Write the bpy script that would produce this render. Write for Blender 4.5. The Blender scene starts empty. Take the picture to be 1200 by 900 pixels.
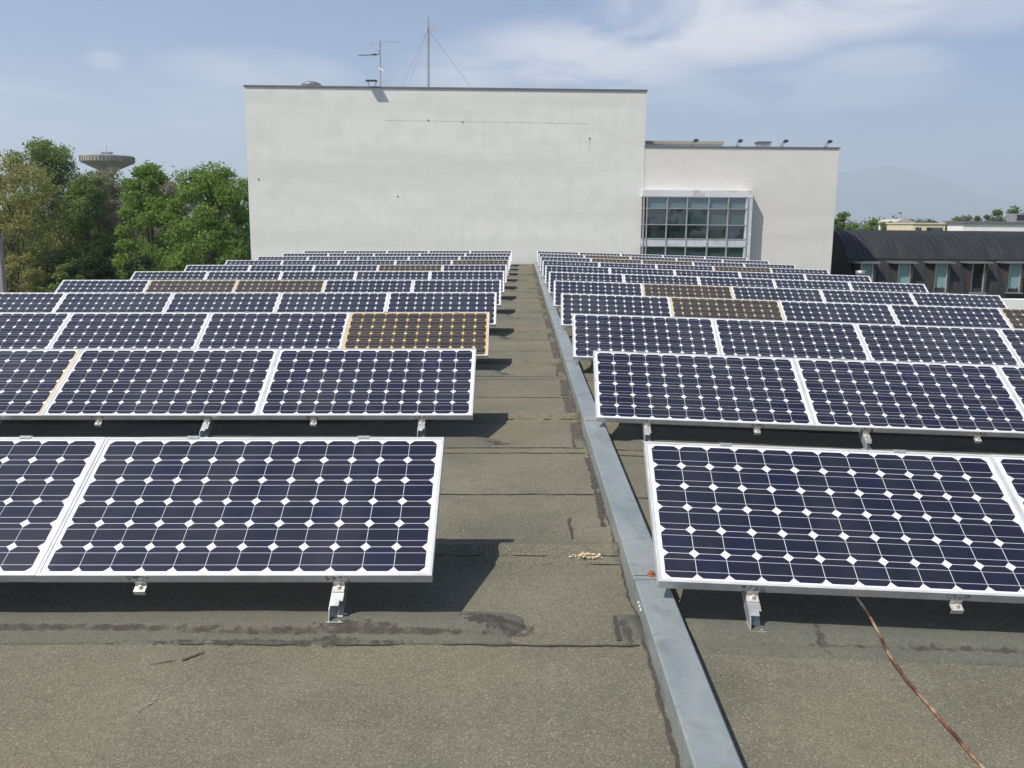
import bpy, math, random
import numpy as np
from mathutils import Vector, Matrix
random.seed(7)
SC = bpy.context.scene
COL = SC.collection
PI = math.pi

# ------------------------------------------------------------------ camera, world, sun, exposure
HC = 1.56                                    # eye height above the roof at the walkway
F_PX, YAW, PITCH, ROLL = 1052.27, -0.0093, 0.1760, 0.0089
_w = np.array([math.sin(YAW)*math.cos(PITCH), math.cos(YAW)*math.cos(PITCH), -math.sin(PITCH)])
_r0 = np.array([math.cos(YAW), -math.sin(YAW), 0.0]); _d0 = np.cross(_w, _r0)
_r = math.cos(ROLL)*_r0 - math.sin(ROLL)*_d0
_d = math.sin(ROLL)*_r0 + math.cos(ROLL)*_d0
cam_data = bpy.data.cameras.new('camera')
cam_data.sensor_width = 36.0
cam_data.lens = 36.0*F_PX/1200.0
cam_data.clip_start = 0.05
cam_data.clip_end = 40000
cam = bpy.data.objects.new('camera', cam_data); COL.objects.link(cam)
M3 = Matrix(((_r[0], -_d[0], -_w[0]), (_r[1], -_d[1], -_w[1]), (_r[2], -_d[2], -_w[2])))
cam.matrix_world = Matrix.Translation((0, 0, HC)) @ M3.to_4x4()
SC.camera = cam

def at(px, py, Y):
    """World point at forward distance Y seen at photo pixel (px, py)."""
    v = _w + (px-600)/F_PX*_r + (py-450)/F_PX*_d
    v = v*Y/v[1]
    return Vector((v[0], v[1], v[2]+HC))

SUN_DIR = Vector((-0.57, -0.42, 1.0)).normalized()     # towards the sun
SUN_EL = math.asin(SUN_DIR.z)
SUN_AZ = math.atan2(SUN_DIR.x, SUN_DIR.y)
world = bpy.data.worlds.new('World'); SC.world = world; world.use_nodes = True
wn, wl = world.node_tree.nodes, world.node_tree.links
wn.clear()
w_out = wn.new('ShaderNodeOutputWorld'); w_bg = wn.new('ShaderNodeBackground')
sky = wn.new('ShaderNodeTexSky'); sky.sky_type = 'NISHITA'; sky.sun_disc = False
sky.sun_elevation = SUN_EL; sky.sun_rotation = SUN_AZ
sky.altitude = 0; sky.air_density = 1.0; sky.dust_density = 1.2; sky.ozone_density = 1.6
w_bg.inputs['Strength'].default_value = 0.076

def wmath(op, a, b=None, c=None, clamp=False):
    n = wn.new('ShaderNodeMath'); n.operation = op; n.use_clamp = clamp
    for i, v in enumerate((a, b, c)):
        if v is None: continue
        if isinstance(v, (int, float)): n.inputs[i].default_value = v
        else: wl.new(v, n.inputs[i])
    return n.outputs[0]
# thin cirrus: noise on the direction projected to a flat cloud layer, thicker in a few banks
tc = wn.new('ShaderNodeTexCoord'); sep = wn.new('ShaderNodeSeparateXYZ'); wl.new(tc.outputs['Generated'], sep.inputs[0])
zz = wmath('ADD', wmath('MAXIMUM', sep.outputs[2], 0.0), 0.12)
cx = wmath('DIVIDE', sep.outputs[0], zz); cy = wmath('DIVIDE', sep.outputs[1], zz)
cmb = wn.new('ShaderNodeCombineXYZ'); wl.new(cx, cmb.inputs[0]); wl.new(cy, cmb.inputs[1])
def wnoise(scale, detail, rough, dist=0.0, off=(0, 0, 0), stretch=(1, 1, 1)):
    mp = wn.new('ShaderNodeMapping'); mp.inputs['Location'].default_value = off; mp.inputs['Scale'].default_value = stretch
    wl.new(cmb.outputs[0], mp.inputs[0])
    n = wn.new('ShaderNodeTexNoise'); n.inputs['Scale'].default_value = scale; n.inputs['Detail'].default_value = detail
    n.inputs['Roughness'].default_value = rough; n.inputs['Distortion'].default_value = dist
    wl.new(mp.outputs[0], n.inputs['Vector']); return n.outputs[0]
def wrange(v, a, b, c=0.0, d=1.0):
    n = wn.new('ShaderNodeMapRange'); n.interpolation_type = 'SMOOTHSTEP'
    for i, q in enumerate((a, b, c, d)): n.inputs[1+i].default_value = q
    wl.new(v, n.inputs[0]); return n.outputs[0]
def bank(px, py, rx, rz):
    """A soft bank of cloud round one direction of the sky (azimuth and height)."""
    v = _w + (px-600)/F_PX*_r + (py-450)/F_PX*_d; v = v/np.linalg.norm(v)
    dx = wmath('DIVIDE', wmath('SUBTRACT', sep.outputs[0], float(v[0])), rx)
    dz = wmath('DIVIDE', wmath('SUBTRACT', sep.outputs[2], float(v[2])), rz)
    return wrange(wmath('ADD', wmath('MULTIPLY', dx, dx), wmath('MULTIPLY', dz, dz)), 0.0, 1.0, 1.0, 0.0)
fine = wnoise(1.3, 8, 0.58, 0.6, (3.1, 1.7, 0), (1.0, 0.8, 1))
broad = wnoise(0.45, 4, 0.5, 0.2, (1.0, 5.2, 0))
banks = None
for px, py, rx, rz, k in ((850, 22, 0.17, 0.060, 1.25), (980, -12, 0.16, 0.06, 1.3), (690, 70, 0.17, 0.050, 1.0), (590, 88, 0.13, 0.045, .75),
                          (1030, 75, 0.09, 0.025, 0.6), (123, 72, 0.02, 0.012, 0.45), (15, 118, 0.08, 0.03, 0.8), (300, 85, 0.12, 0.03, 0.5),
                          (150, 130, 0.25, .04, 0.45), (900, 105, 0.22, .03, 0.5), (1150, 0, 0.1, 0.04, 0.5)):
    b = wmath('MULTIPLY', bank(px, py, rx, rz), k)
    banks = b if banks is None else wmath('MAXIMUM', banks, b)
mask = wmath('ADD', wmath('MULTIPLY', banks, wrange(fine, 0.34, 0.60, 0.05, 1.0)), wmath('MULTIPLY', wrange(fine, 0.5, 0.8), wmath('MULTIPLY', wrange(broad, .4, .7), 0.25)))
mask = wmath('MULTIPLY', mask, 0.88, clamp=True)
tint = wn.new('ShaderNodeMix'); tint.data_type = 'RGBA'; tint.blend_type = 'MULTIPLY'; tint.inputs[0].default_value = 1.0
tint.inputs[7].default_value = (0.79, 0.92, 1.15, 1)
wl.new(sky.outputs[0], tint.inputs[6])
wmix = wn.new('ShaderNodeMix'); wmix.data_type = 'RGBA'
wl.new(mask, wmix.inputs[0]); wl.new(tint.outputs[2], wmix.inputs[6]); wmix.inputs[7].default_value = (9.4, 9.1, 9.5, 1)
wl.new(wmix.outputs[2], w_bg.inputs['Color']); wl.new(w_bg.outputs[0], w_out.inputs['Surface'])

sun_data = bpy.data.lights.new('sun', 'SUN'); sun_data.energy = 4.6; sun_data.angle = math.radians(0.53)
sun_data.color = (1.0, 0.945, 0.86)
sun = bpy.data.objects.new('sun', sun_data); COL.objects.link(sun)
sun.rotation_euler = SUN_DIR.to_track_quat('Z', 'Y').to_euler()
SC.view_settings.view_transform = 'Standard'; SC.view_settings.look = 'None'
SC.view_settings.exposure = 0.4; SC.view_settings.gamma = 1.0; SC.view_settings.use_curve_mapping = False
SC.cycles.max_bounces = 6; SC.cycles.diffuse_bounces = 3; SC.cycles.glossy_bounces = 3
SC.cycles.transparent_max_bounces = 8; SC.cycles.volume_bounces = 2

# ------------------------------------------------------------------ helpers
def tag(o, label=None, cat=None, group=None, kind=None):
    if label: o['label'] = label
    if cat: o['category'] = cat
    if group: o['group'] = group
    if kind: o['kind'] = kind
    return o
def empty(name, loc=(0, 0, 0), label=None, cat=None, group=None, rz=0.0):
    o = bpy.data.objects.new(name, None); COL.objects.link(o)
    o.location = loc; o.rotation_euler = (0, 0, rz); o.empty_display_size = 0.2
    return tag(o, label, cat, group)
class MB:
    """Collects boxes, bars and tubes into one mesh."""
    def __init__(s): s.v = []; s.f = []; s.m = []; s.sm = []
    def add(s, vs, fs, mi=0, smooth=False):
        b = len(s.v); s.v += [tuple(v) for v in vs]
        for f in fs: s.f.append(tuple(i+b for i in f)); s.m.append(mi); s.sm.append(smooth)
        return s
    def box(s, c, d, mi=0, M=None):
        x, y, z = (q/2 for q in d)
        vs = [Vector((c[0]+a*x, c[1]+b*y, c[2]+e*z)) for a in (-1, 1) for b in (-1, 1) for e in (-1, 1)]
        if M is not None: vs = [M @ v for v in vs]
        return s.add(vs, [(0, 1, 3, 2), (4, 6, 7, 5), (0, 4, 5, 1), (2, 3, 7, 6), (0, 2, 6, 4), (1, 5, 7, 3)], mi)
    def tube(s, pts, rad, n=8, mi=0, smooth=True, caps=True):
        pts = [Vector(p) for p in pts]; rs = rad if isinstance(rad, (list, tuple)) else [rad]*len(pts)
        rings = []; prev = None
        for i, p in enumerate(pts):
            t = (pts[min(i+1, len(pts)-1)]-pts[max(i-1, 0)]).normalized()
            if prev is None:
                a = t.cross(Vector((0, 0, 1)) if abs(t.z) < .9 else Vector((1, 0, 0))).normalized()
            else: a = (prev - t*prev.dot(t)).normalized()
            prev = a; b = t.cross(a)
            rings.append([p + (a*math.cos(k*2*PI/n)+b*math.sin(k*2*PI/n))*rs[i] for k in range(n)])
        vs = [q for r in rings for q in r]; fs = []
        for i in range(len(rings)-1):
            for k in range(n): fs.append((i*n+k, i*n+(k+1) % n, (i+1)*n+(k+1) % n, (i+1)*n+k))
        s.add(vs, fs, mi, smooth)
        if caps: s.add(rings[0], [tuple(range(n-1, -1, -1))], mi); s.add(rings[-1], [tuple(range(n))], mi)
        return s
    def lathe(s, c, prof, n=24, mi=0, smooth=True):
        vs = []; fs = []
        for r, z in prof: vs += [(c[0]+r*math.cos(k*2*PI/n), c[1]+r*math.sin(k*2*PI/n), c[2]+z) for k in range(n)]
        for i in range(len(prof)-1):
            for k in range(n): fs.append((i*n+k, i*n+(k+1) % n, (i+1)*n+(k+1) % n, (i+1)*n+k))
        return s.add(vs, fs, mi, smooth)
    def prism(s, poly, axis, a, b, mi=0):
        """2-D outline extruded along an axis ('x' or 'y' or 'z') from a to b."""
        def P(u, v, t): return {'x': (t, u, v), 'y': (u, t, v), 'z': (u, v, t)}[axis]
        n = len(poly)
        vs = [P(u, v, a) for u, v in poly]+[P(u, v, b) for u, v in poly]
        fs = [tuple(range(n-1, -1, -1)), tuple(range(n, 2*n))]+[(i, (i+1) % n, n+(i+1) % n, n+i) for i in range(n)]
        return s.add(vs, fs, mi)
    def mesh(s, name, mats):
        me = bpy.data.meshes.new(name); me.from_pydata(s.v, [], s.f)
        for m in (mats if isinstance(mats, (list, tuple)) else [mats]): me.materials.append(m)
        me.polygons.foreach_set('material_index', s.m); me.polygons.foreach_set('use_smooth', s.sm)
        me.update(); return me
    def build(s, name, mats, parent=None, fix=True, bevel=0):
        me = s.mesh(name, mats)
        if fix:
            import bmesh
            bm = bmesh.new(); bm.from_mesh(me); bmesh.ops.recalc_face_normals(bm, faces=bm.faces); bm.to_mesh(me); bm.free()
        o = bpy.data.objects.new(name, me); COL.objects.link(o)
        if parent: o.parent = parent
        if bevel:
            md = o.modifiers.new('bevel', 'BEVEL'); md.width = bevel; md.segments = 2; md.limit_method = 'ANGLE'
        return o
def link(name, me, parent=None):
    o = bpy.data.objects.new(name, me); COL.objects.link(o)
    if parent: o.parent = parent
    return o

class Mat:
    def __init__(s, name, col=(.5, .5, .5), rough=.6, metal=0.0, spec=0.5):
        s.m = bpy.data.materials.new(name); s.m.use_nodes = True
        s.n = s.m.node_tree.nodes; s.l = s.m.node_tree.links
        s.b = s.n['Principled BSDF']
        s.set('Base Color', (*col, 1)); s.set('Roughness', rough); s.set('Metallic', metal); s.set('Specular IOR Level', spec)
        s.geo = s.n.new('ShaderNodeNewGeometry'); s.pos = s.geo.outputs['Position']; s.rnd = s.geo.outputs['Random Per Island']
    def set(s, k, v): s.b.inputs[k].default_value = v
    def math(s, op, a, b=None, c=None, clamp=False):
        n = s.n.new('ShaderNodeMath'); n.operation = op; n.use_clamp = clamp
        for i, v in enumerate((a, b, c)):
            if v is None: continue
            if isinstance(v, (int, float)): n.inputs[i].default_value = v
            else: s.l.new(v, n.inputs[i])
        return n.outputs[0]
    def noise(s, scale, detail=4, rough=.55, dist=0, vec=None, stretch=None, off=(0, 0, 0)):
        n = s.n.new('ShaderNodeTexNoise'); n.inputs['Scale'].default_value = scale; n.inputs['Detail'].default_value = detail
        n.inputs['Roughness'].default_value = rough; n.inputs['Distortion'].default_value = dist
        v = vec or s.pos
        mp = s.n.new('ShaderNodeMapping'); mp.inputs['Scale'].default_value = stretch or (1, 1, 1); mp.inputs['Location'].default_value = off
        s.l.new(v, mp.inputs[0]); s.l.new(mp.outputs[0], n.inputs['Vector'])
        return n.outputs[0]
    def vor(s, scale, feature='F1', out='Distance', vec=None):
        n = s.n.new('ShaderNodeTexVoronoi'); n.inputs['Scale'].default_value = scale; n.feature = feature
        s.l.new(vec or s.pos, n.inputs['Vector']); return n.outputs[out]
    def rng(s, v, a, b, c=0.0, d=1.0, smooth=True):
        n = s.n.new('ShaderNodeMapRange'); n.interpolation_type = 'SMOOTHSTEP' if smooth else 'LINEAR'
        for i, q in enumerate((a, b, c, d)): n.inputs[1+i].default_value = q
        s.l.new(v, n.inputs[0]); return n.outputs[0]
    def mix(s, fac, a, b, blend='MIX'):
        n = s.n.new('ShaderNodeMix'); n.data_type = 'RGBA'; n.blend_type = blend
        for i, v in ((0, fac), (6, a), (7, b)):
            if isinstance(v, (int, float)): n.inputs[i].default_value = v
            elif isinstance(v, (tuple, list)): n.inputs[i].default_value = (*v[:3], 1)
            else: s.l.new(v, n.inputs[i])
        return n.outputs[2]
    def ramp(s, v, stops):
        n = s.n.new('ShaderNodeValToRGB'); e = n.color_ramp.elements
        while len(e) < len(stops): e.new(0.5)
        for q, (p, c) in zip(e, stops): q.position = p; q.color = (*c, 1)
        s.l.new(v, n.inputs[0]); return n.outputs[0]
    def color(s, c): s.l.new(c, s.b.inputs['Base Color']); return s
    def rough(s, v): s.l.new(v, s.b.inputs['Roughness']); return s
    def bump(s, h, strength=.3, dist=.01):
        n = s.n.new('ShaderNodeBump'); n.inputs['Strength'].default_value = strength; n.inputs['Distance'].default_value = dist
        s.l.new(h, n.inputs['Height']); s.l.new(n.outputs[0], s.b.inputs['Normal']); return s
    def coat(s, w=1.0, r=.05):
        s.set('Coat Weight', w); s.set('Coat Roughness', r); return s
    def spot(s, x, y, rx, ry, wob=0.35, ang=0.0, scale=22):
        """1 inside an irregular blotch of radii rx, ry round (x, y) on the roof, else 0."""
        sp = s.n.new('ShaderNodeSeparateXYZ'); s.l.new(s.pos, sp.inputs[0])
        dx = s.math('SUBTRACT', sp.outputs[0], x); dy = s.math('SUBTRACT', sp.outputs[1], y)
        ca, sa = math.cos(ang), math.sin(ang)
        u = s.math('DIVIDE', s.math('ADD', s.math('MULTIPLY', dx, ca), s.math('MULTIPLY', dy, sa)), rx)
        v = s.math('DIVIDE', s.math('SUBTRACT', s.math('MULTIPLY', dy, ca), s.math('MULTIPLY', dx, sa)), ry)
        r = s.math('SQRT', s.math('ADD', s.math('MULTIPLY', u, u), s.math('MULTIPLY', v, v)))
        n = s.noise(scale, 8, .75)
        r = s.math('SUBTRACT', r, s.math('MULTIPLY', s.math('SUBTRACT', n, .5), wob*9))
        return s.rng(r, .62, .92, 1.0, 0.0)

# ------------------------------------------------------------------ materials
def roof_material(grey=False):
    m = Mat('mineral_cap_strip' if grey else 'granulated_membrane', rough=.93, spec=.25)
    grain = m.noise(170, 3, .75); speck = m.vor(210, out='Color')
    mid = m.noise(22, 5, .65); broad = m.noise(1.3, 5, .6, .4); warm = m.noise(.55, 3, .5, .3, off=(4, 2, 0))
    base = m.ramp(broad, [(.30, (.118, .116, .100)), (.52, (.165, .158, .135)), (.72, (.212, .196, .164))])
    base = m.mix(m.rng(warm, .45, .68), base, (.185, .160, .125))
    base = m.mix(m.rng(mid, .35, .75, 0, .45), base, (.120, .118, .106))
    g = m.rng(grain, .25, .78, .50, 1.55, smooth=False)
    gc = m.n.new('ShaderNodeCombineXYZ')
    for i in range(3): m.l.new(g, gc.inputs[i])
    base = m.mix(1.0, base, gc.outputs[0], 'MULTIPLY')
    ssp = m.n.new('ShaderNodeSeparateColor'); m.l.new(speck, ssp.inputs[0])
    base = m.mix(m.math('MULTIPLY', m.rng(ssp.outputs[0], .80, .98), .38), base, (.42, .41, .38))
    base = m.mix(m.math('MULTIPLY', m.rng(ssp.outputs[1], .80, .98), .40), base, (.055, .055, .05))
    if grey: base = m.mix(.5, base, (.088, .100, .102))
    # tar stains with a shape of their own
    st = None
    for a in STAINS:
        q = m.spot(*a[:4], **a[4]); st = q if st is None else m.math('MAXIMUM', st, q)
    base = m.mix(1.0, base, (.89, .875, .735), 'MULTIPLY')
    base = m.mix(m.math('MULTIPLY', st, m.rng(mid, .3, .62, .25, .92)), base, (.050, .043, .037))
    m.color(base)
    m.bump(m.math('ADD', m.math('MULTIPLY', grain, .6), m.math('MULTIPLY', mid, .9)), .55, .006)
    return m.m
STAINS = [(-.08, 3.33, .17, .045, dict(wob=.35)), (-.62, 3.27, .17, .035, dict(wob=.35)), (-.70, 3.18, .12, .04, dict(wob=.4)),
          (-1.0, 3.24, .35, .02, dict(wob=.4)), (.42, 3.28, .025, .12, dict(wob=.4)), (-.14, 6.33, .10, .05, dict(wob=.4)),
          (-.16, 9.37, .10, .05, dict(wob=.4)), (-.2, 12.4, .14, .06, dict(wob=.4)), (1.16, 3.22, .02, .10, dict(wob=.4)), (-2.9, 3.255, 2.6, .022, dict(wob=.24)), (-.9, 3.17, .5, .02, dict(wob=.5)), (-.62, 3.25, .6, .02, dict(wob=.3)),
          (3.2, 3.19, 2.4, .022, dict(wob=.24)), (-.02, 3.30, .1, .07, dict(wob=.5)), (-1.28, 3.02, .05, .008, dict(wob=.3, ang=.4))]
M = {}
M['roof'] = roof_material(); M['roof_grey'] = roof_material(True)
def tar():
    m = Mat('bitumen', rough=.85)
    n = m.noise(35, 5, .7); m.color(m.ramp(n, [(.3, (.030, .027, .024)), (.7, (.075, .062, .052))])); m.bump(n, .5, .006); return m.m
M['tar'] = tar()
def tar_strip():
    m = Mat('weathered_tar', rough=.9)
    n = m.noise(28, 6, .72); m.color(m.ramp(n, [(.32, (.040, .034, .028)), (.55, (.080, .064, .050)), (.75, (.15, .135, .11))])); m.bump(n, .5, .006); return m.m
M['tar_strip'] = tar_strip()
def scuff():
    m = Mat('pale_scuff', (.27, .255, .22), .95)
    a = m.rng(m.noise(60, 4, .7), .48, .62)
    m.l.new(m.math('MULTIPLY', a, .7), m.b.inputs['Alpha']); return m.m
M['scuff'] = scuff()
def cap_metal():
    m = Mat('coated_sheet_metal', rough=.42, metal=.35)
    n = m.noise(3.2, 6, .6, .5, stretch=(2, .6, 1)); f = m.noise(18, 5, .65)
    c = m.ramp(n, [(.3, (.235, .27, .268)), (.55, (.305, .335, .325)), (.75, (.39, .40, .375))])
    c = m.mix(m.rng(f, .54, .72, 0, .55), c, (.36, .34, .28)); c = m.mix(m.rng(m.noise(7, 6, .7, .6, off=(3, 3, 0)), .55, .68, 0, .45), c, (.17, .175, .165))
    m.color(c); m.rough(m.rng(f, .3, .7, .32, .55)); m.bump(m.noise(4, 4, .6), .35, .02); return m.m
M['cap'] = cap_metal()
def simple(name, col, rough=.6, metal=0., var=.15, scale=20, spec=.5, bump=0):
    m = Mat(name, col, rough, metal, spec)
    n = m.noise(scale, 4, .6)
    d = tuple(c*(1-var) for c in col); u = tuple(min(1, c*(1+var)) for c in col)
    m.color(m.ramp(n, [(.3, d), (.7, u)]))
    if bump: m.bump(n, bump, .005)
    return m.m
def frame_metal():
    m = Mat('anodised_frame', (.60, .61, .61), .40, .25)
    n = m.noise(9, 4, .65); m.color(m.ramp(n, [(.35, (.50, .50, .49)), (.65, (.62, .625, .62))])); return m.m
M['frame'] = frame_metal()
M['alu'] = simple('mill_aluminium', (.62, .62, .60), .42, .7, .2, 14)
M['clamp'] = simple('clamp_steel', (.60, .58, .53), .45, .45, .25, 60)
M['darkalu'] = simple('grey_tab', (.32, .33, .34), .5, .4, .2, 60)
M['rust'] = simple('rust', (.26, .10, .055), .85, 0, .4, 80, bump=.3)
def pv_glass(m): m.coat(.42, .06); m.set('Specular IOR Level', .25); return m
def cell_mat():
    m = pv_glass(Mat('silicon_cell', rough=.35))
    oi = m.n.new('ShaderNodeObjectInfo').outputs['Random']
    r = m.math('FRACT', m.math('ADD', m.math('MULTIPLY', m.rnd, 7.31), oi))
    c = m.ramp(r, [(0, (.0090, .0092, .0255)), (.25, (.0112, .0104, .0275)), (.5, (.0130, .0112, .0260)), (.75, (.0112, .0118, .0225)), (1, (.0100, .0100, .0340))])
    c = m.mix(m.rng(m.math('FRACT', m.math('MULTIPLY', oi, 5.7)), 0, 1, 0, .5), c, (.0128, .0134, .0225))
    dust = m.noise(2.2, 6, .65, .5, stretch=(1, .5, .5))
    c = m.mix(m.rng(dust, .38, .72, .0, .06), c, (.25, .24, .22))
    m.color(c); return m.m
M['cell'] = cell_mat()
def sheet_mat(name, a, b, sc=3.0):
    m = pv_glass(Mat(name, a, .5)); n = m.noise(sc, 5, .6); m.color(m.ramp(n, [(.35, a), (.7, b)])); return m.m
def aged_cell():
    m = pv_glass(Mat('browned_cell', rough=.4)); n = m.noise(3, 5, .6)
    m.color(m.mix(m.rng(n, .35, .7), m.ramp(m.rnd, [(0, (.024, .019, .016)), (1, (.034, .027, .022))]), (.040, .032, .024))); return m.m
M['cell_aged'] = aged_cell()
M['sheet'] = sheet_mat('white_backsheet', (.62, .63, .63), (.69, .70, .70))
M['sheet_amber'] = sheet_mat('amber_backsheet', (.55, .36, .11), (.70, .51, .23), 5)
M['sheet_yellow'] = sheet_mat('yellowed_backsheet', (.44, .34, .16), (.62, .53, .34), 6)
M['bus'] = pv_glass(Mat('busbar', (.55, .56, .60), .4, .2)).m

# ------------------------------------------------------------------ the roof we stand on
SL, SR, RIDGE = 0.0099, -0.0226, 0.50
YN, YF = -4.0, 36.35
GZ = -9.5                                     # street level below the roof
def rz(x): return (x-RIDGE)*SL+0.0005 if x < RIDGE else (x-RIDGE)*SR
def roof():
    b = MB()
    xs = list(np.linspace(-9.3, RIDGE, 12))+list(np.linspace(RIDGE, 9.4, 12))[1:]
    vs = []; n = len(xs)
    for y in (YN, YF): vs += [(x, y, rz(x)) for x in xs]
    vs += [(x, y, GZ) for y in (YN, YF) for x in (xs[0], xs[-1])]
    fs = [(i, i+1, n+i+1, n+i) for i in range(n-1)]
    a0 = 2*n
    fs += [tuple(range(n-1, -1, -1))+(a0, a0+1), tuple(range(n, 2*n))+(a0+3, a0+2), (0, n, a0+2, a0), (n-1, a0+1, a0+3, 2*n-1)]
    b.add(vs, fs)
    return tag(b.build('flat_roof', M['roof']), kind='structure')
roof()
def strip(name, x0, x1, yc, prof, wob=.012, zw=.006, mat='roof', step=.06, taper0=False, taper1=False, skew=0.0):
    """A raised, felt-covered strip across the roof: profile (dy, dz) swept along x with uneven edges."""
    n = max(2, int((x1-x0)/step)); k = len(prof); vs = []; fs = []
    ph = [random.uniform(0, 6.28) for _ in range(8)]
    def wv(x, q, s): return sum(math.sin(x*f+ph[(q+i) % 8])/(i+1) for i, f in enumerate((2.1, 5.3, 11.7, 27)))*s*.5
    for i in range(n+1):
        x = x0+(x1-x0)*i/n
        t = 1.0
        if taper0: t = min(t, min(1, i*step/.2))
        if taper1: t = min(t, min(1, (n-i)*step/.2))
        for q, (dy, dz) in enumerate(prof):
            e = 1.0 if q in (0, k-1) else .6
            zz_ = max(.002, dz+(wv(x, q, zw) if 0 < q < k-1 else 0))*t-.008*(1-t)
            if q in (0, k-1): zz_ = -.004-.008*(1-t)
            vs.append((x, yc+skew*x+dy+wv(x, q+3, wob)*e, rz(x)+zz_))
    for i in range(n):
        for q in range(k-1): fs.append((i*k+q, (i+1)*k+q, (i+1)*k+q+1, i*k+q+1))
    fs += [tuple(range(k)), tuple(range(n*k+k-1, n*k-1, -1))]
    b = MB(); b.add(vs, fs, 0, True)
    return tag(b.build(name, M[mat]), kind='structure')
def seam(name, pts, w0, w1, mat='tar', z=.004, step=.03):
    """A thin, uneven line of bitumen along a polyline on the roof."""
    P = []
    for (xa, ya), (xb, yb) in zip(pts[:-1], pts[1:]):
        m_ = max(1, int(math.hypot(xb-xa, yb-ya)/step))
        P += [(xa+(xb-xa)*i/m_, ya+(yb-ya)*i/m_) for i in range(m_)]
    P.append(pts[-1]); vs = []; fs = []; wx = 0
    for i, (x, y) in enumerate(P):
        xa, ya = P[max(0, i-1)]; xb, yb = P[min(len(P)-1, i+1)]
        t = Vector((xb-xa, yb-ya)).normalized(); nx, ny = -t.y, t.x
        wx = .8*wx+random.uniform(-1, 1)*.005
        w = random.uniform(w0, w1)/2
        for s in (-1, 1): vs.append((x+nx*(wx+s*w), y+ny*(wx+s*w), rz(x)+z))
    for i in range(len(P)-1): fs.append((2*i, 2*i+1, 2*i+3, 2*i+2))
    b = MB(); b.add(vs, fs); o = b.build(name, M[mat], fix=False)
    if o.data.polygons[0].normal.z < 0: o.data.flip_normals()
    return tag(o, kind='structure')

# ------------------------------------------------------------------ solar arrays (rows fitted to the site)
PW, PH = 1.58, 0.808
ARR = {'L': dict(y0=3.3711, x0=-.3423, z0=HC-1.3748, s=.0099, t=.5117, a=.0077, k=-.0016, D=3.0362, sg=-1),
       'R': dict(y0=3.3418, x0=.5508, z0=HC-1.3741, s=-.0226, t=.5063, a=-.0222, k=.0016, D=3.0362, sg=1)}
NROW, NCOL = 11, 5
def basis(S):
    q = ARR[S]; u = Vector((math.cos(q['a']), math.sin(q['a']), q['s'])).normalized()
    v0 = Vector((-math.sin(q['a']), math.cos(q['a']), 0)); n = u.cross(v0).normalized()
    v = math.cos(q['t'])*v0+math.sin(q['t'])*n
    return u, v, u.cross(v).normalized()
def row_origin(S, r):
    q = ARR[S]; return Vector((q['x0']+q['k']*r, q['y0']+r*q['D'], q['z0']))

# curbs under the rows, seams and tar strips of the felt
FRONT = [(-.17, 0), (-.165, .010), (-.10, .011), (-.075, .018), (-.055, .030), (-.03, .036), (.04, .036), (.07, .024), (.11, .004), (.12, 0)]
REAR = [(-.15, 0), (-.145, .008), (-.065, .010), (-.050, .030), (-.03, .048), (.02, .048), (.06, .016), (.09, 0)]
for r in range(NROW):
    yl = ARR['L']['y0']+r*3.0362; yr = ARR['R']['y0']+r*3.0362
    strip('roof_curb', -8.6, .06 if r == 0 else -.10, yl-.035, FRONT, taper1=True, skew=.0077, mat='roof_grey')
    strip('roof_curb', .40, RIDGE-.012, yl-.06, [(-.10, 0), (-.09, .010), (.09, .012), (.10, 0)], wob=.006, mat='roof_grey')
    strip('roof_curb', .66, 8.7, yr-.035, FRONT, skew=-.0222, taper0=(r > 0), mat='roof_grey')
    strip('roof_curb', -8.6, RIDGE-.012, yl+.755, REAR, skew=.0077)
    strip('roof_curb', .66, 8.7, yr+.77, REAR, skew=-.0222)
    far = r > 5
    w = (.007, .020) if not far else (.016, .04)
    for dy in (-.205, 1.70, 2.68):
        seam('felt_seam', [(-8.5, yl+dy-.06), (-4, yl+dy), (-.4, yl+dy+random.uniform(-.02, .02)), (.46, yl+dy+random.uniform(-.02, .02))], *w)
        seam('felt_seam', [(.66, yr+dy), (3, yr+dy-.05), (8.6, yr+dy-.2)], *w)
    seam('felt_seam', [(-.4, yl+.63), (.47, yl+.62)], .010, .022)
    seam('felt_seam', [(-2.0, yl+.70-.012), (-.4, yl+.698), (.475, yl+.702)], .012, .034, 'tar', .016)
    seam('felt_seam', [(.66, yr+.715), (3.0, yr+.66)], .010, .03, 'tar', .016)
    seam('felt_seam', [(.39, yl-.17), (.39, yl+.05)], .012, .03)
    if r >= 1:
        for ya, yb in ((.9, 1.65), (1.78, 2.6), (-.12, .58)):
            seam('tar_band', [(.425, yl+ya), (.435, yl+yb)], .06, .085, 'tar_strip', .005, .05)
    else:
        seam('felt_seam', [(.445, yl+1.15), (.455, yl+1.7), (.46, yl+2.55)], .012, .04)
        seam('felt_seam', [(.27, yl+.95), (.275, yl+1.28)], .006, .02)
    seam('felt_seam', [(.476, yl-1.2), (.478, yl+1.8)], .006, .02)
seam('scuff_mark', [tuple(at(162, 836, 2.7)[:2]), tuple(at(162, 836, 2.7)[:2])], .02, .03, 'scuff') if False else None
def on_roof(px, py):
    p = None; Y = 3.0
    v = _w + (px-600)/F_PX*_r + (py-450)/F_PX*_d
    z = 0.0
    for _ in range(6):
        t = (z-HC)/v[2]; x, y = v[0]*t, v[1]*t; z = rz(x)
    return Vector((x, y, z))
def pr(px, py): q = on_roof(px, py); return (q.x, q.y)
seam('scuff_mark', [pr(158, 838), pr(185, 815), pr(220, 797)], .010, .02, 'scuff', .004, .02)
seam('scuff_mark', [pr(170, 830), pr(196, 812)], .006, .012, 'scuff', .0045, .02)
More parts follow.
